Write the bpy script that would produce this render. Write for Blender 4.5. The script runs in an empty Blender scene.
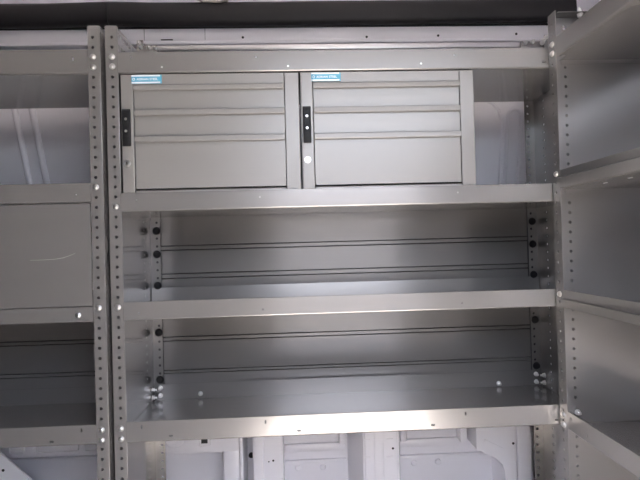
import bpy, bmesh, math, random
from mathutils import Vector, Matrix
random.seed(4)
scene = bpy.context.scene
COL = scene.collection

# ------------------------------------------------------------------ camera
def set_camera():
    yaw, pitch, roll = 0.0389, 0.0080, -0.0270
    cy, sy = math.cos(yaw), math.sin(yaw)
    fwd = Vector((sy*math.cos(pitch), cy*math.cos(pitch), math.sin(pitch)))
    right = Vector((cy, -sy, 0)); up = right.cross(fwd)
    c, s = math.cos(roll), math.sin(roll)
    r2 = c*right + s*up; u2 = -s*right + c*up
    cam = bpy.data.cameras.new('camera'); ob = bpy.data.objects.new('camera', cam); COL.objects.link(ob)
    m = Matrix((r2, u2, -fwd)).transposed().to_4x4()
    m.translation = Vector((0.4832, -1.2338, 0.5532))
    ob.matrix_world = m
    cam.sensor_width = 36; cam.lens = 27.0; cam.clip_start = .02
    scene.camera = ob
set_camera()

# ------------------------------------------------------------------ world, sun, exposure
SUN_EL, SUN_ROT = math.radians(60), math.radians(176)
w = bpy.data.worlds.new('world'); scene.world = w; w.use_nodes = True
nt = w.node_tree; nt.nodes.clear()
sky = nt.nodes.new('ShaderNodeTexSky'); sky.sky_type = 'NISHITA'; sky.sun_disc = False
sky.sun_elevation = SUN_EL; sky.sun_rotation = SUN_ROT; sky.dust_density = 3.0; sky.air_density = 1.0; sky.ozone_density = 1.0
mixw = nt.nodes.new('ShaderNodeMix'); mixw.data_type = 'RGBA'; mixw.inputs[0].default_value = .35      # thin white cloud over the blue
mixw.inputs[7].default_value = (4.2, 4.2, 4.3, 1)
bg = nt.nodes.new('ShaderNodeBackground'); bg.inputs[1].default_value = .72
outw = nt.nodes.new('ShaderNodeOutputWorld')
nt.links.new(sky.outputs[0], mixw.inputs[6]); nt.links.new(mixw.outputs[2], bg.inputs[0]); nt.links.new(bg.outputs[0], outw.inputs[0])
sun = bpy.data.lights.new('sun', 'SUN'); sun.energy = 31; sun.angle = .03; sun.color = (1, .945, .885)
so = bpy.data.objects.new('sun', sun); COL.objects.link(so)
sd = Vector((-math.sin(SUN_ROT)*math.cos(SUN_EL), -math.cos(SUN_ROT)*math.cos(SUN_EL), -math.sin(SUN_EL)))   # comes in steeply through the open door and lands on the van floor
so.rotation_euler = sd.to_track_quat('-Z', 'Y').to_euler()
vs = scene.view_settings
vs.view_transform = 'Standard'; vs.look = 'None'; vs.exposure = 1.46; vs.gamma = 1; vs.use_curve_mapping = False

cy = scene.cycles
cy.caustics_reflective = False; cy.caustics_refractive = False; cy.blur_glossy = 1.0; cy.sample_clamp_indirect = 8.0; cy.denoising_prefilter = 'ACCURATE'

# ------------------------------------------------------------------ materials
def mat(name, col, rough=.4, metal=0, spec=.5, coat=0, coat_r=.1, var=.0, scale=8, stretch=(1, 1, 1), bump=0, bscale=200, rvar=0):
    m = bpy.data.materials.new(name); m.use_nodes = True
    t = m.node_tree; b = t.nodes['Principled BSDF']
    b.inputs['Base Color'].default_value = (*col, 1); b.inputs['Roughness'].default_value = rough
    b.inputs['Metallic'].default_value = metal; b.inputs['Specular IOR Level'].default_value = spec
    b.inputs['Coat Weight'].default_value = coat; b.inputs['Coat Roughness'].default_value = coat_r
    tc = t.nodes.new('ShaderNodeTexCoord'); mp = t.nodes.new('ShaderNodeMapping'); mp.inputs['Scale'].default_value = stretch
    t.links.new(tc.outputs['Object'], mp.inputs[0])
    if var or rvar:
        n = t.nodes.new('ShaderNodeTexNoise'); n.inputs['Scale'].default_value = scale; n.inputs['Detail'].default_value = 5
        t.links.new(mp.outputs[0], n.inputs['Vector'])
        if var:
            r = t.nodes.new('ShaderNodeValToRGB')
            r.color_ramp.elements[0].position = .3; r.color_ramp.elements[1].position = .7
            r.color_ramp.elements[0].color = (*[c*(1-var) for c in col], 1); r.color_ramp.elements[1].color = (*[min(1, c*(1+var)) for c in col], 1)
            t.links.new(n.outputs[0], r.inputs[0]); t.links.new(r.outputs[0], b.inputs['Base Color'])
        if rvar:
            mr = t.nodes.new('ShaderNodeMapRange'); mr.inputs[3].default_value = rough-rvar; mr.inputs[4].default_value = rough+rvar
            t.links.new(n.outputs[0], mr.inputs[0]); t.links.new(mr.outputs[0], b.inputs['Roughness'])
    if bump:
        n2 = t.nodes.new('ShaderNodeTexNoise'); n2.inputs['Scale'].default_value = bscale
        t.links.new(mp.outputs[0], n2.inputs['Vector'])
        bp = t.nodes.new('ShaderNodeBump'); bp.inputs['Strength'].default_value = bump; bp.inputs['Distance'].default_value = .001
        t.links.new(n2.outputs[0], bp.inputs['Height']); t.links.new(bp.outputs[0], b.inputs['Normal'])
    return m
M = {}
M['paint'] = mat('grey_shelf_paint', (.315, .302, .293), .25, .56, .5, .45, .05, var=.02, scale=5, stretch=(1, 1, 3))
M['paint_cab'] = mat('grey_cabinet_paint', (.27, .258, .247), .37, .25, .5, .2, .2, var=.02, scale=6)
M['zinc'] = mat('zinc_plated_steel', (.68, .67, .66), .30, 1, .5)
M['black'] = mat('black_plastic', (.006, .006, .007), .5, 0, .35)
M['dark'] = mat('dark_keyway', (.01, .01, .01), .6)
M['vinyl'] = mat('black_vinyl_trim', (.012, .011, .0125), .45, 0, .45, var=.2, scale=4, bump=.15, bscale=300)
M['van'] = mat('van_body_paint', (.84, .825, .87), .32, 0, .5, .5, .1, var=.03, scale=3)
M['van_dark'] = mat('seam_sealer', (.12, .12, .13), .6)
M['rail'] = mat('bright_aluminium', (.72, .71, .72), .3, 1, .5)
M['lining'] = mat('grey_lining', (.16, .155, .15), .6, var=.06)
M['render'] = mat('pale_render', (.27, .265, .27), .8, var=.08)
M['floor'] = mat('van_floor_mat', (.33, .318, .312), .7, var=.15, scale=30, bump=.4, bscale=80)
M['ground'] = mat('sunlit_concrete', (.52, .48, .44), .85, var=.12, scale=1.5)
M['blue'] = mat('blue_print', (.09, .36, .52), .4)
M['white'] = mat('white_print', (.85, .88, .9), .4)
M['cream'] = mat('cream_plastic', (.70, .66, .58), .45)
M['scratch'] = mat('scratched_paint', (.36, .34, .32), .5)

# ------------------------------------------------------------------ helpers
def finish(name, bm, m, parent=None, smooth=None):
    me = bpy.data.meshes.new(name); bmesh.ops.recalc_face_normals(bm, faces=bm.faces[:]); bm.to_mesh(me); bm.free()
    me.materials.append(M[m] if isinstance(m, str) else m)
    if smooth is not None:
        for p in me.polygons: p.use_smooth = True
        me.set_sharp_from_angle(angle=math.radians(smooth))
    ob = bpy.data.objects.new(name, me); COL.objects.link(ob)
    if parent: ob.parent = parent
    return ob
def link_copy(src, parent, loc=None, rot=None):
    o = src.copy(); COL.objects.link(o); o.parent = parent
    if loc is not None: o.location = loc
    if rot is not None: o.rotation_euler = rot
    return o
def empty(name, loc, label, cat, group=None, rz=0):
    o = bpy.data.objects.new(name, None); COL.objects.link(o); o.location = loc; o.rotation_euler = (0, 0, rz); o.empty_display_size = .1
    o['label'] = label; o['category'] = cat
    if group: o['group'] = group
    return o
def struct(ob, label=None, cat=None):
    ob['kind'] = 'structure'
    if label: ob['label'] = label
    if cat: ob['category'] = cat
    return ob
def box(bm, x0, x1, y0, y1, z0, z1, bev=0, seg=1):
    b2 = bmesh.new()
    v = [b2.verts.new((x, y, z)) for x in (x0, x1) for y in (y0, y1) for z in (z0, z1)]
    for f in ((0, 1, 3, 2), (4, 6, 7, 5), (0, 4, 5, 1), (2, 3, 7, 6), (0, 2, 6, 4), (1, 5, 7, 3)): b2.faces.new([v[i] for i in f])
    if bev: bmesh.ops.bevel(b2, geom=b2.edges[:], offset=bev, segments=seg, affect='EDGES', profile=.5)
    merge(bm, b2)
def merge(bm, b2):
    me = bpy.data.meshes.new('tmp'); b2.to_mesh(me); b2.free(); bm.from_mesh(me); bpy.data.meshes.remove(me)
def extrude_profile(bm, pts, x0, x1, axis='x', closed=True):
    """polygon of (y,z) points swept along x (or (x,z) along y, (x,y) along z)"""
    def P(a, u, v): return (a, u, v) if axis == 'x' else ((u, a, v) if axis == 'y' else (u, v, a))
    A = [bm.verts.new(P(x0, *p)) for p in pts]; B = [bm.verts.new(P(x1, *p)) for p in pts]
    n = len(pts)
    for i in range(n if closed else n-1):
        j = (i+1) % n; bm.faces.new((A[i], A[j], B[j], B[i]))
    if closed: bm.faces.new(A); bm.faces.new(B[::-1])
def cyl(bm, c, axis, r, h, n=16, r2=None, cap=True):
    """cylinder from c along axis"""
    a = Vector(axis).normalized(); q = a.to_track_quat('Z', 'Y').to_matrix()
    r2 = r if r2 is None else r2; c = Vector(c)
    A = [bm.verts.new(c+q@Vector((r*math.cos(t), r*math.sin(t), 0))) for t in [2*math.pi*i/n for i in range(n)]]
    B = [bm.verts.new(c+q@Vector((r2*math.cos(t), r2*math.sin(t), h))) for t in [2*math.pi*i/n for i in range(n)]]
    for i in range(n): bm.faces.new((A[i], A[(i+1) % n], B[(i+1) % n], B[i]))
    if cap: bm.faces.new(A[::-1]); bm.faces.new(B)
def plate(bm, O, U, V, N, t, cols, v0, v1):
    """sheet of thickness t with real holes. cols: (u0,u1,[(vc, a, b, n)]) hole centre height, half width, half height"""
    O, U, V, N = map(Vector, (O, U, V, N))
    def p(u, v, n): return bm.verts.new(O+U*u+V*v+N*n)
    def quad(u0, u1, a, b):
        for n in (0, -t): bm.faces.new([p(u0, a, n), p(u1, a, n), p(u1, b, n), p(u0, b, n)])
    for (u0, u1, holes) in cols:
        z = v0
        for (vc, a, b, k) in sorted(holes):
            m = b+.0035; lo, hi = max(vc-m, z), min(vc+m, v1)
            if lo > z+1e-6: quad(u0, u1, z, lo)
            uc = (u0+u1)/2
            ring = []
            for i in range(8):
                t_ = math.pi/8+i*math.pi/4; c, s = math.cos(t_), math.sin(t_)
                if k == 'slot': c, s = math.copysign(abs(c)**.5, c), math.copysign(abs(s)**.5, s)
                ring.append((uc+a*c/ (1 if k == 'slot' else 1), vc+b*s))
            outer = [(u1, (lo+hi)/2), (u1, hi), (uc, hi), (u0, hi), (u0, (lo+hi)/2), (u0, lo), (uc, lo), (u1, lo)]
            outer = [outer[0], outer[1], outer[2], outer[3], outer[4], outer[5], outer[6], outer[7]]
            inn = {n: [p(x, y, n) for x, y in ring] for n in (0, -t)}
            for n in (0, -t):
                out = [p(x, y, n) for x, y in outer]; r = inn[n]
                # ring i sits between outer i and i+1
                for i in range(8):
                    bm.faces.new([out[i], out[(i+1) % 8], r[i]])
                    bm.faces.new([out[(i+1) % 8], r[(i+1) % 8], r[i]])
            for i in range(8):
                j = (i+1) % 8; bm.faces.new([inn[0][i], inn[0][j], inn[-t][j], inn[-t][i]])
            z = hi
        if z < v1-1e-6: quad(u0, u1, z, v1)
    ua, ub = cols[0][0], cols[-1][1]
    for (A, B) in (((ua, v0), (ub, v0)), ((ub, v0), (ub, v1)), ((ub, v1), (ua, v1)), ((ua, v1), (ua, v0))):
        bm.faces.new([p(*A, 0), p(*B, 0), p(*B, -t), p(*A, -t)])

INCH = .0254
D = .327; W = 1.264; FL = .0285; T = .002
ZTOP = 1.122; ZFLOOR = -.42
HR = .0040

# ------------------------------------------------------------------ the setting: the van body
def setting():
    b = bmesh.new()                                     # leaning side wall behind the shelving
    extrude_profile(b, [(.545, ZFLOOR-.06), (.545, .0), (.470, .62), (.420, 1.04), (.392, 1.205), (.390, 1.30), (.385, 1.40), (.30, 1.72),
                        (.36, 1.79), (.46, 1.42), (.56, .62), (.60, 0), (.60, ZFLOOR-.06)], -1.95, 1.62)
    wall = struct(finish('wall_back', b, 'van'), 'pale painted inner side wall of the van behind the shelving', 'wall')
    b = bmesh.new(); box(b, -1.95, 1.62, -1.50, .30, 1.745, 1.79)
    struct(finish('ceiling', b, 'van'), 'pale painted metal roof of the van', 'ceiling')
    b = bmesh.new(); box(b, -1.95, 1.62, -1.50, .545, ZFLOOR-.06, ZFLOOR)
    struct(finish('floor', b, 'floor'), 'beige floor of the van', 'floor')
    b = bmesh.new(); box(b, -1.99, -1.95, -1.50, .58, ZFLOOR-.06, 1.79)
    struct(finish('wall_left', b, 'lining'), 'grey lined rear end of the van interior', 'wall')
    b = bmesh.new(); box(b, 1.62, 1.66, -1.50, .58, ZFLOOR-.06, 1.79)
    struct(finish('wall_right', b, 'van'), 'pale painted bulkhead of the van interior', 'wall')
    b = bmesh.new()                                     # door side, sliding door open
    box(b, -1.95, .30, -1.54, -1.50, ZFLOOR-.06, 1.79); box(b, 1.46, 1.62, -1.54, -1.50, ZFLOOR-.06, 1.79)
    box(b, .30, 1.46, -1.54, -1.50, 1.44, 1.79)
    struct(finish('wall_front', b, 'lining'), 'grey lined door side of the van with the sliding door open', 'wall')
    b = bmesh.new(); box(b, -14, 14, -22, 3, -.98, -.90)
    struct(finish('ground', b, 'ground'), 'sunlit concrete driveway outside the open van door', 'ground')
    b = bmesh.new(); box(b, -8, 9, -4.6, -4.35, -.90, 1.6)  # unseen wall, added to block level light coming through the door
    for i in range(18): box(b, -8+i, -7.9+i, -4.35, -4.30, -.90, 1.6)
    struct(finish('light_block_wall', b, 'render'), 'unseen pale wall added outside the van to block level light', 'wall')
    return wall
WALL = setting()
def wpart(name, bm, m='van', smooth=None): return finish(name, bm, m, WALL, smooth)
def wall_y(z):
    pts = [(-.4, .505), (0, .505), (.62, .47), (1.04, .42), (1.205, .392), (1.30, .39)]
    for (a, ya), (b_, yb) in zip(pts, pts[1:]):
        if a <= z <= b_: return ya+(yb-ya)*(z-a)/(b_-a)
    return .39

def upper_wall():
    b = bmesh.new(); box(b, -1.9, 1.6, .374, .40, 1.240, 1.283, .003, 2); wpart('roof_rail', b, 'van', 40)
    b = bmesh.new(); box(b, -1.9, 1.6, .366, .40, 1.226, 1.238, .002, 2); wpart('roof_rail_flange', b, 'van', 40)
    for x, z in ((.306, 1.250), (.722, 1.2475), (.966, 1.2495), (1.236, 1.2525)):
        b = bmesh.new(); cyl(b, (x, .3737, z), (0, -1, 0), .0042, .0006, 12); wpart('rail_hole', b, 'dark')
    for x in (-.02, .18):                               # sealed joints in the rail
        b = bmesh.new(); box(b, x, x+.0015, .3732, .376, 1.243, 1.282); wpart('rail_joint', b, 'van_dark')
    b = bmesh.new(); box(b, .035, .075, .3722, .376, 1.243, 1.2465, .001); wpart('rail_slot', b, 'dark')
    # pressed stadium bead and curved panel edge seen right of the cabinets
    def bead(path, r, name='pressed_bead'):
        b = bmesh.new(); rings = []
        for i, (x, z) in enumerate(path):
            a = Vector(path[max(i-1, 0)]); c = Vector(path[min(i+1, len(path)-1)]); d = (c-a).normalized(); nrm = Vector((-d.y, d.x))
            ring = []
            for k in range(7):
                th = math.pi*k/6; off = math.cos(th)*r; up = math.sin(th)*r*1.0
                X = x+nrm.x*off; Z = z+nrm.y*off
                ring.append(b.verts.new((X, wall_y(Z)-up+.0005, Z)))
            rings.append(ring)
        for A, B in zip(rings, rings[1:]):
            for k in range(6): b.faces.new((A[k], A[k+1], B[k+1], B[k]))
        wpart(name, b, 'van', 60)
    cx, rr, zt = 1.246, .024, .985
    path = [(cx-rr-.012, .60), (cx-rr, zt)] + [(cx-rr*math.cos(t), zt+rr*math.sin(t)) for t in [math.pi*i/10 for i in range(1, 10)]] + [(cx+rr, zt), (cx+rr-.012, .60)]
    bead(path, .007)
    path = [(1.13, 1.045), (1.165, 1.030), (1.188, 1.005), (1.199, .97), (1.201, .93), (1.192, .60)]
    bead(path, .006)
    for x0 in (-.470, -.413, -.80, -.86, -1.2):
        bead([(x0-.012, 1.16), (x0, 1.03), (x0+.028, .78), (x0+.045, .64)], .011)
    bead([(x_, 1.10) for x_ in (.06, .3, .6, .9, 1.1)], .008)
upper_wall()

def lower_wall():
    Yp = .425
    # cross rail low on the wall, left part, with the round pressing and square hole
    b = bmesh.new(); box(b, -.02, .262, Yp, .548, -.148, .10, .004, 2); wpart('inner_panel_rail', b, 'van', 40)
    b = bmesh.new()
    for r, h in ((.034, .003), (.022, .006)): cyl(b, (.033, Yp, -.095), (0, -1, 0), r, h, 28, r-.003)
    wpart('round_pressing', b, 'van', 40)
    b = bmesh.new(); box(b, .117, .155, Yp-.003, Yp+.002, -.126, -.085, .004, 2); wpart('pressed_square', b, 'van', 40)
    b = bmesh.new(); box(b, .124, .146, Yp-.0038, Yp, -.1165, -.096, .001); wpart('square_hole', b, 'dark')
    b = bmesh.new(); box(b, -.9, -.02, Yp+.01, .548, -.142, .10, .004, 2); wpart('inner_panel_rail', b, 'van', 40)
    for x0, x1 in ((-.52, -.47), (-.43, -.29), (-.27, -.14)):
        b = bmesh.new(); box(b, x0, x1, Yp+.006, Yp+.012, -.128, -.06, .006, 2); wpart('pressed_panel', b, 'van', 40)
    # posts and pillars
    def post(name, x0, x1, y0, z0=ZFLOOR, z1=.25, bev=.006):
        b = bmesh.new(); box(b, x0, x1, y0, .548, z0, z1, bev, 3); return wpart(name, b, 'van', 40)
    post('door_post', .195, .256, Yp+.004, ZFLOOR, -.10)
    post('door_post', .252, .266, Yp-.012)
    post('pillar', .298, .335, Yp-.015)
    post('pillar', .33, .400, Yp-.002, bev=.004)
    for x, z in ((.367, -.185), (.352, -.188)):
        b = bmesh.new(); cyl(b, (x, Yp-.0022, z), (0, -1, 0), .0036 if x > .36 else .0025, .0006, 12); wpart('pillar_hole', b, 'dark')
    b = bmesh.new(); cyl(b, (.279, .5445, -.215), (0, -1, 0), .010, .004, 16); wpart('grommet', b, 'black', 40)
    # middle pillar with sloping flank
    b = bmesh.new()
    extrude_profile(b, [(.632, .548), (.650, Yp+.06), (.680, Yp), (.800, Yp), (.812, Yp+.03), (.815, .548)], ZFLOOR, .25, 'z')
    bmesh.ops.bevel(b, geom=[e for e in b.edges if abs(e.verts[0].co.z-e.verts[1].co.z) > .1], offset=.005, segments=2, affect='EDGES')
    wpart('pillar', b, 'van', 40)
    b = bmesh.new(); box(b, .716, .748, Yp-.0025, Yp+.002, ZFLOOR, .2, .002, 2); wpart('pillar_ridge', b, 'van', 40)
    b = bmesh.new(); cyl(b, (.781, Yp-.0002, -.162), (0, -1, 0), .004, .0006, 12); wpart('pillar_hole', b, 'dark')
    for z in (-.13, -.19):
        for x in (.69, .77):
            b = bmesh.new(); box(b, x-.012, x+.012, Yp-.002, Yp+.002, z-.003, z+.003, .0015, 2); wpart('pressed_rib', b, 'van', 40)
    for x in (.614, .836): post('flange', x-.012, x+.012, .505, -.175, .2, .004)
    # right pillar, its gusset curving down to the left
    b = bmesh.new()
    prof = [(1.075, .10), (1.215, .10), (1.215, ZFLOOR), (1.175, ZFLOOR), (1.173, -.26), (1.165, -.235), (1.145, -.215), (1.10, -.190), (1.075, -.18)]
    extrude_profile(b, prof, Yp, .548, 'y'); wpart('pillar', b, 'van', 40)
    b = bmesh.new(); extrude_profile(b, [(1.10, -.152), (1.165, -.185), (1.168, -.178), (1.104, -.144)], Yp-.003, Yp+.002, 'y'); wpart('pressed_rib', b, 'van')
    b = bmesh.new(); cyl(b, (1.205, Yp-.0002, -.163), (0, -1, 0), .0045, .0006, 12); wpart('pillar_hole', b, 'dark')
    post('flange', 1.043, 1.068, .50, -.185, .2, .004)
    post('door_post', 1.222, 1.275, Yp+.006)
    post('door_post', 1.34, 1.40, Yp)
    # pressed steps of the recessed skin panels
    for x0, x1 in ((.402, .628), (.82, 1.17)):
        for z, hgt in ((-.245, .012), (-.195, .03), (-.10, .02)):
            b = bmesh.new(); box(b, x0, x1, .536, .552, z-hgt/2, z+hgt/2, .004, 2); wpart('pressed_step', b, 'van', 40)
    for x in (.45, .54, .88, .97):
        b = bmesh.new(); cyl(b, (x, .545, -.27), (0, -1, 0), .012, .004, 16, .009); wpart('pressed_dimple', b, 'van', 40)
    for x0, x1 in ((.0, .19), (-.9, -.04)):
        b = bmesh.new(); box(b, x0, x1, .536, .552, -.20, -.19, .003, 2); wpart('pressed_step', b, 'van', 40)
    b = bmesh.new(); extrude_profile(b, [(-.90, -.02), (-.5435, -.036), (-.345, -.225), (-.345, ZFLOOR), (-.90, ZFLOOR)], .338, .344, 'y')
    g = wpart('wheel_arch_brace', b, 'van')
    b = bmesh.new(); cyl(b, (-.484, .338, -.140), (0, -1, 0), .0045, .0006, 12); finish('brace_hole', b, 'dark', g)
lower_wall()

def roof_trim():
    def piece(name, xs, seam, label):
        b = bmesh.new(); rings = []
        for x in xs:
            dz = .004*max(0, (x-.2))+(.005*math.exp(-((x+.127)/.10)**2))
            prof = []
            for k in range(14):
                t = 2*math.pi*k/14; c, s = math.cos(t), math.sin(t)
                prof.append(b.verts.new((x, .362+.020*math.copysign(abs(c)**.6, c), 1.3215+dz+.038*math.copysign(abs(s)**.55, s))))
            rings.append(prof)
        for A, B in zip(rings, rings[1:]):
            for k in range(14): b.faces.new((A[k], A[(k+1) % 14], B[(k+1) % 14], B[k]))
        b.faces.new(rings[0][::-1]); b.faces.new(rings[-1])
        o = struct(finish(name, b, 'vinyl', None, 50), label, 'trim'); return o
    def span(a, b, n): return [a+(b-a)*i/n for i in range(n+1)]
    piece('trim_1', span(-1.9, -.1278, 18), -.127, 'black padded roof edge trim above the unit with the flat door')
    t2 = piece('trim_2', span(-.1262, 1.432, 24), 0, 'black padded roof edge trim above the drawer cabinets')
    # lower welt of the trim
    b = bmesh.new(); box(b, -1.9, 1.43, .372, .386, 1.281, 1.289, .003, 2); struct(finish('trim_3', b, 'vinyl', None, 40), 'thin dark sealing strip under the padded roof trim', 'trim')
    b = bmesh.new(); extrude_profile(b, [(.160, 1.395), (.162, 1.372), (.182, 1.3535), (.241, 1.3535), (.262, 1.3645), (.264, 1.395)], .338, .362, 'y')
    box(b, .19, .232, .333, .340, 1.358, 1.38, .002, 1)
    o = finish('cable_clip', b, 'cream'); o['label'] = 'small cream plastic clip on the top edge of the black roof trim'; o['category'] = 'clip'
roof_trim()

# ------------------------------------------------------------------ shared small hardware (first copies are used, the rest copy them)
class Proto:
    def __init__(self, fn): self.fn = fn; self.me = None
    def put(self, parent, loc, rot=(0, 0, 0)):
        if self.me is None:
            o = self.fn(); self.me = o.data; self.name = o.name.split('.')[0]
        else:
            o = bpy.data.objects.new(self.name, self.me); COL.objects.link(o)
        o.parent = parent; o.location = loc; o.rotation_euler = rot
        return o
def bolt_mesh():                                         # faces -y
    b = bmesh.new()
    cyl(b, (0, 0, 0), (0, -1, 0), .0078, .0012, 20); cyl(b, (0, -.0012, 0), (0, -1, 0), .0062, .0030, 6); cyl(b, (0, -.0042, 0), (0, -1, 0), .0058, .0018, 12, .0035)
    return finish('bolt', b, 'zinc', None, 30)
def nut_mesh():
    b = bmesh.new()
    cyl(b, (0, 0, 0), (0, -1, 0), .0075, .0012, 20); cyl(b, (0, -.0012, 0), (0, -1, 0), .0066, .006, 6); cyl(b, (0, -.0072, 0), (0, -1, 0), .0032, .007, 10)
    return finish('bolt', b, 'zinc', None, 30)
def knob_mesh():
    b = bmesh.new()
    cyl(b, (0, 0, 0), (0, -1, 0), .0105, .003, 20, .0125); cyl(b, (0, -.003, 0), (0, -1, 0), .0125, .005, 20, .0095); cyl(b, (0, -.008, 0), (0, -1, 0), .0095, .001, 20, .004)
    return finish('plastic_rivet', b, 'black', None, 40)
BOLT, NUT, KNOB = Proto(bolt_mesh), Proto(nut_mesh), Proto(knob_mesh)

# ------------------------------------------------------------------ shelving parts (unit space: x along the unit, y into it, z up)
def end_panel(unit, x, side, width, depth, zoff=0.0, front_fl=FL, ztop=ZTOP, top_tab=False, channel=True):
    """side=+1: the unit's interior lies at +x of this panel"""
    b = bmesh.new()
    zs = [k*INCH+zoff for k in range(-18, 46) if ZFLOOR+.01 < k*INCH+zoff < ztop-.008]
    hole = [(z-ZFLOOR, HR, HR, 'o') for z in zs]
    H_ = ztop-ZFLOOR
    hc = .016
    plate(b, (x, 0, ZFLOOR), (side, 0, 0), (0, 0, 1), (0, -1, 0), T, [(0, hc-.006, []), (hc-.006, hc+.006, hole), (hc+.006, front_fl, [])], 0, H_)        # front flange
    hb = .0205
    plate(b, (x, depth-T, ZFLOOR), (side, 0, 0), (0, 0, 1), (0, -1, 0), T, [(0, hb-.006, []), (hb-.006, hb+.006, hole), (hb+.006, .031, [])], 0, H_)    # rear flange
    low = [h for h in hole if h[0]+ZFLOOR < ztop-.035]
    c0, c1 = .043, .264
    top = {}
    cols = [(T, c0-.006, []), (c0-.006, c0+.006, hole)]
    y = c0+.006; k = 0
    yy = .078
    while yy < c1-.015:
        cols.append((y, yy-.006, [])); cols.append((yy-.006, yy+.006, [(ztop-.014-ZFLOOR, .0042, .004, 'slot'), (ztop-.040-ZFLOOR, .0042, .004, 'slot')])); y = yy+.006; yy += .0215
    cols += [(y, c1-.006, []), (c1-.006, c1+.006, hole), (c1+.006, depth-T, [])]
    plate(b, (x, 0, ZFLOOR), (0, 1, 0), (0, 0, 1), (side, 0, 0), 0.0018, cols, 0, H_)
    # closed channels added behind the front flange holes to keep them dark
    xe = x+side*front_fl; xm = x+side*.016
    if channel: extrude_profile(b, [(x+side*.0018, .0055), (xm, .024), (xe, .0055), (xe, .0022), (xe+side*.0012, .0022), (xe+side*.0012, .0062), (xm, .0262), (x+side*.0018, .0068)], ZFLOOR+.001, ztop-.001, 'z')
    if top_tab:
        box(b, x, x+side*.030, .012, depth-.02, ztop-T, ztop)
    return finish('end_panel', b, 'paint', unit)

def shelf(unit, x0, x1, depth, zb, zt, slots=(), fl=FL, floor_dz=.005, rear=.050, overlap=None, lean=0):
    b = bmesh.new()
    xs = []
    a = x0+fl+.0008; e = x1-fl-.0008; prev = a
    zz = zb+.004
    for (sx, sz, hw, hh) in sorted(slots):
        if sx-hw-.004 <= prev or sx+hw+.004 >= e: continue
        xs.append((prev, sx-hw-.004, [])); xs.append((sx-hw-.004, sx+hw+.004, [(sz-zz, hw, hh, 'slot')])); prev = sx+hw+.004
    xs.append((prev, e, []))
    plate(b, (0, .0002, zz), (1, 0, 0), (0, 0, 1), (0, -1, 0), .0018, xs, 0, zt-zz)
    arc = [(.0002+.004-.004*math.cos(t), zz-.004*math.sin(t)) for t in [math.pi/2*i/4 for i in range(5)]]
    inner = [(.0022, zz)]
    extrude_profile(b, arc+[(.012, zb), (.012, zb+.0015), (.0022, zb+.0035)], a, e)
    extrude_profile(b, [(.0002, zt), (.0002, zt+.0006), (.008, zt+.0006), (.008, zt-.001), (.002, zt-.001)], a, e)         # hem folded back
    fz = zb+floor_dz
    box(b, x0+.0004, x1-.0004, .0270, depth-.0045, fz-.0015, fz); box(b, x0+fl+.0015, x1-fl-.0015, .0020, .0270, fz-.0015, fz)
    if rear: extrude_profile(b, [(depth-.006-lean, fz), (depth-.006, fz+rear), (depth-.0045, fz+rear), (depth-.0045-lean, fz)], x0+.0025, x1-.0025)
    for xa in (x0+.0025, x1-.0040):                                                                              # side lips
        box(b, xa, xa+.0015, .031, depth-.006, fz-.012, fz)
    o = finish('shelf', b, 'paint', unit, 25)
    if overlap:
        b = bmesh.new(); extrude_profile(b, [(-.0070, overlap-.0015), (-.0055, overlap), (-.0040, overlap), (-.0038, zb+.003), (-.0008, zb+.003), (-.0008, zb+.0005), (-.0070, zb+.0005)], a, e)
        extra = finish('lip_strip', b, 'paint', o)
    return o

def back_panel(unit, x0, x1, y, z0, z1, beads):
    prof = [(y, z0)]
    for (a, c) in sorted(beads): prof += [(y, a-.0018), (y+.008, a), (y-.0005, a+.0015), (y-.0005, c-.0015), (y+.008, c), (y, c+.0018)]
    prof += [(y, z1), (y+.0095, z1), (y+.0095, z0)]
    b = bmesh.new(); extrude_profile(b, prof, x0, x1)
    return finish('back_panel', b, 'paint', unit)

# ---- unit with the drawer cabinets
def ovals(zc, xs): return [(x, zc, .0055, .0028) for x in xs]
def slits(zc, xs): return [(x, zc, .0024, .0050) for x in xs]
def pins(zc, xs): return [(x, zc, .0022, .0022) for x in xs]
U = empty('shelving_unit', (0, 0, 0), 'grey perforated steel shelving unit holding two drawer cabinets', 'shelving unit', 'steel shelving units lining the van')
end_panel(U, 0, 1, W, D); end_panel(U, W, -1, W, D)
SYM = (.067, .379, .897, 1.197)
shelf(U, 0, W, D, 1.0005, 1.0525, slits(1.040, (.063, 1.20))+pins(1.037, (.379, .894))+ovals(1.0150, (1.133,)), floor_dz=.007)
shelf(U, 0, W, D, .6480, .6950, pins(.6775, (.068, .380, .894)))
shelf(U, 0, W, D, .3720, .4180, pins(.3895, (.0677, .3806, .896)), lean=.0065)
shelf(U, 0, W, D, .0633, .1154, ovals(.0768, (.140, .4645, .811, 1.138))+slits(.1025, (.067, .3795, .897)), floor_dz=.006)
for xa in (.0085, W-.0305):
    b = bmesh.new(); box(b, xa, xa+.022, D+.0005, D+.0065, .06, .655); finish('hole_shade_strip', b, 'black', U)  # black strips added so the rear flange holes read as shaded void
back_panel(U, .004, W-.004, D+.008, .06, .655, [(.5455, .5590), (.4545, .4690), (.3560, .3690), (.2530, .2655), (.1490, .1585)])
for z in (1.042, 1.0175, .6608, .4064, .1004, .0750): BOLT.put(U, (.016, -.0002, z))
for z in (.6086, .5335, .4335, .2840, .1335):
    for x in (.0205, W-.0185): KNOB.put(U, (x, D-.0042, z))
for x, z in ((.0215, .107), (.0215, .083), (.148, .0843), (1.2455-.003, .106), (1.2455-.003, .0815), (1.1176, .080)): NUT.put(U, (x, D-.006, z))
for x in (.002, W-.002):                                       # side bolts at the rear, on the end panels
    for z in (.107, .083): NUT.put(U, (x, .300, z), (0, 0, math.radians(90 if x < .5 else -90)))
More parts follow.
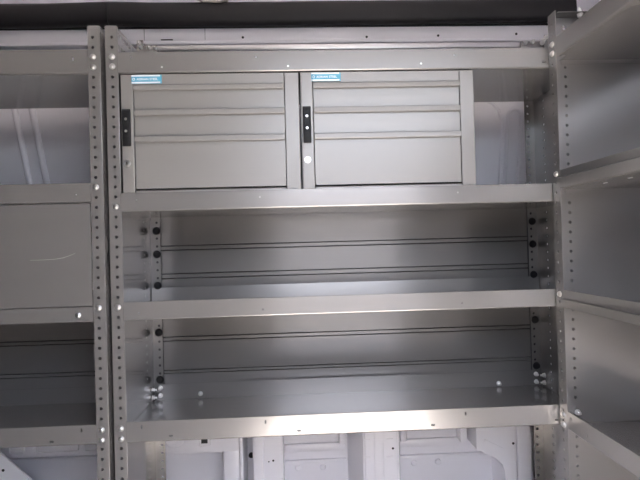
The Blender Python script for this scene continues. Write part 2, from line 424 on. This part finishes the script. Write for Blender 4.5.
for z, x in ((1.0131, .461), (1.0145, .140), (1.0153, .8066)):  # pale paint chips / rivets on the top lip
    b = bmesh.new(); cyl(b, (x, .0003, z), (0, -1, 0), .003, .0008, 10, .0022); finish('rivet', b, 'zinc', U, 40)
# mounting bar that ties the unit to the wall, with its end brackets
b = bmesh.new(); box(b, .031, 1.232, .336, .346, 1.1915, 1.2115, .004, 3); bar = finish('mounting_bar', b, 'rail', U, 40)
for x0, x1, bolts in ((-.030, .034, ((-.020, 1.213), (-.016, 1.199), (.0085, 1.201), (.027, 1.200))), (1.228, 1.335, ((1.2435, 1.203), (1.268, 1.206), (1.302, 1.208), (1.297, 1.198), (1.312, 1.218)))):
    b = bmesh.new(); box(b, x0, x1, .329, .334, 1.126, 1.208, .001); box(b, max(x0, .003), min(x1, W-.003), .3275, .3325, 1.05, 1.15)
    extrude_profile(b, [(x0, 1.126), (x0+.03, 1.126), (x0+.022, 1.222), (x0+.006, 1.222)] if x0 < .5 else [(x1-.035, 1.126), (x1, 1.126), (x1-.008, 1.226), (x1-.028, 1.226)], .322, .327, 'y')
    br = finish('wall_bracket', b, 'paint', U)
    for i, (x, z) in enumerate(bolts): NUT.put(br, (x, .3215 if i < 2 and x0 < .5 or x > 1.29 else .3288, z))

b = bmesh.new()                                              # slotted brace behind the upright's top
ys = [.0105+.0207*i for i in range(8)]; cols = []; y = .002
for q in ys:
    cols.append((y, q-.0065, [])); cols.append((q-.0065, q+.0065, [(.0555, .006, .0052, 'slot'), (.024, .006, .0052, 'slot')])); y = q+.0065
cols.append((y, .175, []))
plate(b, (.0285, 0, 1.048), (0, 1, 0), (0, 0, 1), (1, 0, 0), .0018, cols, 0, .071)
finish('slotted_brace', b, 'paint', U)
# ---- neighbouring unit with the flat door
X2 = -.016-W
L = empty('shelving_unit', (X2, 0, 0), 'grey perforated steel shelving unit with a flat closed door panel', 'shelving unit', 'steel shelving units lining the van')
end_panel(L, 0, 1, W, D); end_panel(L, W, -1, W, D)
shelf(L, 0, W, D, 1.0005, 1.0610, slits(1.0377, (W-.066,))+pins(1.0145, (.3,)), floor_dz=.009)
shelf(L, 0, W, D, .6740, .7220, pins(.6931, (W-.066,)))
shelf(L, 0, W, D, .3715, .4090, (), rear=.05)
shelf(L, 0, W, D, .0633, .1120, slits(.1002, (W-.066, .067))+ovals(.0748, (W-.140, .140)), floor_dz=.006)
back_panel(L, .004, W-.004, D+.008, .06, .41, [(.2545, .2665), (.1520, .1635)])
b = bmesh.new(); box(b, FL+.004, W-FL-.003, .0012, .0045, .4115, .6715, .0008)
door = finish('door_panel', b, 'paint', L)
b = bmesh.new()
cv = [(-.200, .5318), (-.17, .5318), (-.1376, .5331), (-.118, .536), (-.1053, .5398), (-.095, .5435), (-.0878, .5468)]
va = [b.verts.new((x-X2, .0008, z)) for x, z in cv]; vb = [b.verts.new((x-X2, .0008, z-.0011*(1-abs(i-3)/4)-.0003)) for i, (x, z) in enumerate(cv)]
for i in range(len(cv)-1): b.faces.new((va[i], va[i+1], vb[i+1], vb[i]))
finish('scratch', b, 'scratch', door)
for z in (1.042, 1.0160, .7118, .4064, .0994, .0735): BOLT.put(L, (W-.016, -.0002, z)); BOLT.put(L, (.016, -.0002, z))
BOLT.put(L, (W-.0675, .0, .3895))
# ---- unit at right angles, its shelves running out towards the door
RL = 1.36
RX = 1.143
Rr = empty('shelving_unit', (RX, -.006, 0), 'grey perforated steel shelving unit standing at right angles to the drawer cabinets', 'shelving unit', 'steel shelving units lining the van', rz=math.radians(-90))
# unit x runs towards the camera (-Y), unit y runs into the shelves (+X)
zo = .0080
end_panel(Rr, 0, 1, RL, D, zo, front_fl=.0365, ztop=1.131, top_tab=True, channel=False); end_panel(Rr, RL, -1, RL, D, zo, front_fl=.0365, ztop=1.131)
shelf(Rr, 0, RL, D, 1.0130, 1.0620, (), fl=.0365, floor_dz=.004)
s1 = shelf(Rr, 0, RL, D, .6780, .7235, (), fl=.0365, floor_dz=.001, overlap=.7045)
shelf(Rr, 0, RL, D, .3770, .4195, (), fl=.0365, overlap=.3978)
shelf(Rr, 0, RL, D, .0665, .1130, slits(.100, (.052,))+slits(.085, (.118, .30)), fl=.0365, floor_dz=.002)
for i in range(8):                                            # bright pieces painting light through oblong slots under the second shelf
    b = bmesh.new(); box(b, .13+.085*i, .142+.085*i, .05, .054, .6765, .6775, .0004); finish('slot_light', b, 'zinc', s1)
for z in (1.0500, 1.0265, .7160, .4080, .0997, .0738): BOLT.put(Rr, (.0195, -.0002, z))
NUT.put(Rr, (.0018, .046, .0975), (0, 0, math.radians(90)))
b = bmesh.new(); cyl(b, (.0018, .040, 1.104), (1, 0, 0), .0032, .0012, 12, .002); finish('rivet', b, 'zinc', Rr, 40)
NUT.put(Rr, (.020, .075, 1.129), (math.radians(90), 0, 0)); NUT.put(Rr, (.020, .075, 1.131), (math.radians(-90), 0, 0))

# ------------------------------------------------------------------ drawer cabinets (cabinet space: origin at lower left front corner)
def lettering(parent, x, z, size, y):
    cu = bpy.data.curves.new('lettering', 'FONT'); cu.body = 'ADRIAN STEEL'; cu.size = size; cu.extrude = .00012; cu.space_character = 1.06; cu.offset = .00016
    t = bpy.data.objects.new('tmp_text', cu); COL.objects.link(t)
    me = bpy.data.meshes.new_from_object(t.evaluated_get(bpy.context.evaluated_depsgraph_get()))
    bpy.data.objects.remove(t); bpy.data.curves.remove(cu)
    me.transform(Matrix.Rotation(math.radians(90), 4, 'X')); me.name = 'lettering'
    me.materials.clear(); me.materials.append(M['white'])
    o = bpy.data.objects.new('lettering', me); COL.objects.link(o); o.parent = parent; o.location = (x, y, z)
    return o
CW, CB, CT = .4525, 0.0, .3440        # width; base on the shelf (z .653) ; top
def cabinet():
    c = empty('drawer_cabinet', (.034, .004, .6535), 'grey steel three-drawer cabinet beside the perforated upright of the next unit', 'drawer cabinet', 'drawer cabinets on the shelf')
    Z = lambda z: z-.6535
    b = bmesh.new(); y1 = .29; t = .0015
    box(b, 0, t, 0, y1, 0, CT); box(b, CW-t, CW, 0, y1, 0, CT); box(b, t, CW-t, 0, y1, CT-t, CT); box(b, t, CW-t, 0, y1, 0, t); box(b, t, CW-t, y1-t, y1, t, CT-t)
    finish('case', b, 'paint_cab', c)
    b = bmesh.new(); box(b, .0325, CW-.0372, -.0005, .012, Z(.9700), CT, .0008, 1); finish('face_header', b, 'paint_cab', c)
    b = bmesh.new(); box(b, CW-.036, CW, -.0008, .012, 0, CT, .0012, 2); finish('stile', b, 'paint_cab', c)
    b = bmesh.new(); box(b, .0018, .0308, -.0030, .012, Z(.6960), CT-.0015, .0012, 2); st = finish('locking_stile', b, 'paint_cab', c)
    b = bmesh.new(); box(b, .0325, CW-.0372, -.0005, .012, 0, Z(.7008), .0008, 1); finish('face_rail', b, 'paint_cab', c)
    x0, x1 = .0330, CW-.0378
    for zb, zf, zt in ((.7058, .8236, .8385), (.8400, .8915, .9062), (.9078, .9555, .9690)):
        zb, zf, zt = Z(zb), Z(zf), Z(zt)
        d = bmesh.new()
        box(d, x0, x1, .002, .004, zb, zt-.001)
        box(d, x0+.006, x1-.006, .004, .26, zb+.004, zb+.006); box(d, x0+.006, x0+.0075, .004, .26, zb+.006, zf); box(d, x1-.0075, x1-.006, .004, .26, zb+.006, zf); box(d, x0+.006, x1-.006, .258, .26, zb+.006, zf)
        dr = finish('drawer', d, 'paint_cab', c)
        p = bmesh.new()
        extrude_profile(p, [(.0018, zf+.0030), (-.0030, zf+.0022), (-.0040, zf), (-.0055, zf+.0002), (-.0062, zf+.0020), (-.0052, zt-.0016), (-.0035, zt), (.0035, zt), (.0035, zt-.0015), (.0018, zt-.0015)], x0, x1)
        finish('pull_lip', p, 'paint_cab', dr)
    la = bmesh.new(); box(la, .0040, .0248, -.0095, -.0030, Z(.8135), Z(.9075), .002, 2); box(la, .0070, .0218, -.0115, -.0095, Z(.838), Z(.898), .0012, 1)
    latch = finish('latch', la, 'black', st, 40)
    for z in (.8815, .8510):
        s = bmesh.new(); cyl(s, (.0144, -.0115, Z(z)), (0, -1, 0), .0036, .0014, 14, .0028); finish('screw', s, 'zinc', latch, 40)
    lk = bmesh.new(); cyl(lk, (.0138, -.0030, Z(.7705)), (0, -1, 0), .0088, .0015, 24, .0084); cyl(lk, (.0138, -.0045, Z(.7705)), (0, -1, 0), .0070, .0035, 24, .0062)
    lock = finish('lock', lk, 'zinc', st, 40)
    k = bmesh.new(); box(k, .0127, .0149, -.0084, -.0078, Z(.7705)-.0036, Z(.7705)+.0036); finish('keyhole', k, 'dark', lock)
    # maker's plate across the top of the face
    lb = bmesh.new(); box(lb, .0285, .1045, -.0042, -.0030, Z(.9728), Z(.9952), .0003, 1); pl = finish('name_plate', lb, 'blue', c)
    for za, zb_ in ((.9908, .9945), (.9735, .9772)):
        s = bmesh.new(); box(s, .0290, .1010, -.0045, -.0042, Z(za), Z(zb_)); finish('white_stripe', s, 'white', pl)
    r = bmesh.new()
    n = 20
    A = [r.verts.new((.0345+.0036*math.cos(2*math.pi*i/n), -.0045, Z(.9840)+.0036*math.sin(2*math.pi*i/n))) for i in range(n)]
    B = [r.verts.new((.0345+.0020*math.cos(2*math.pi*i/n), -.0045, Z(.9840)+.0020*math.sin(2*math.pi*i/n))) for i in range(n)]
    for i in range(n): r.faces.new((A[i], A[(i+1) % n], B[(i+1) % n], B[i]))
    bmesh.ops.solidify(r, geom=r.faces[:], thickness=.0003)
    finish('round_emblem', r, 'white', pl)
    lettering(pl, .0420, Z(.9840)-.0027, .0077, -.0045)
    return c
def copy_tree(o, parent=None):
    n = o.copy(); COL.objects.link(n); n.parent = parent
    for ch in list(o.children): copy_tree(ch, n)
    return n
c1 = cabinet()
c2 = copy_tree(c1); c2.location = (.4915, .004, .6535)
c2['label'] = 'grey steel three-drawer cabinet beside the open end of the shelf'
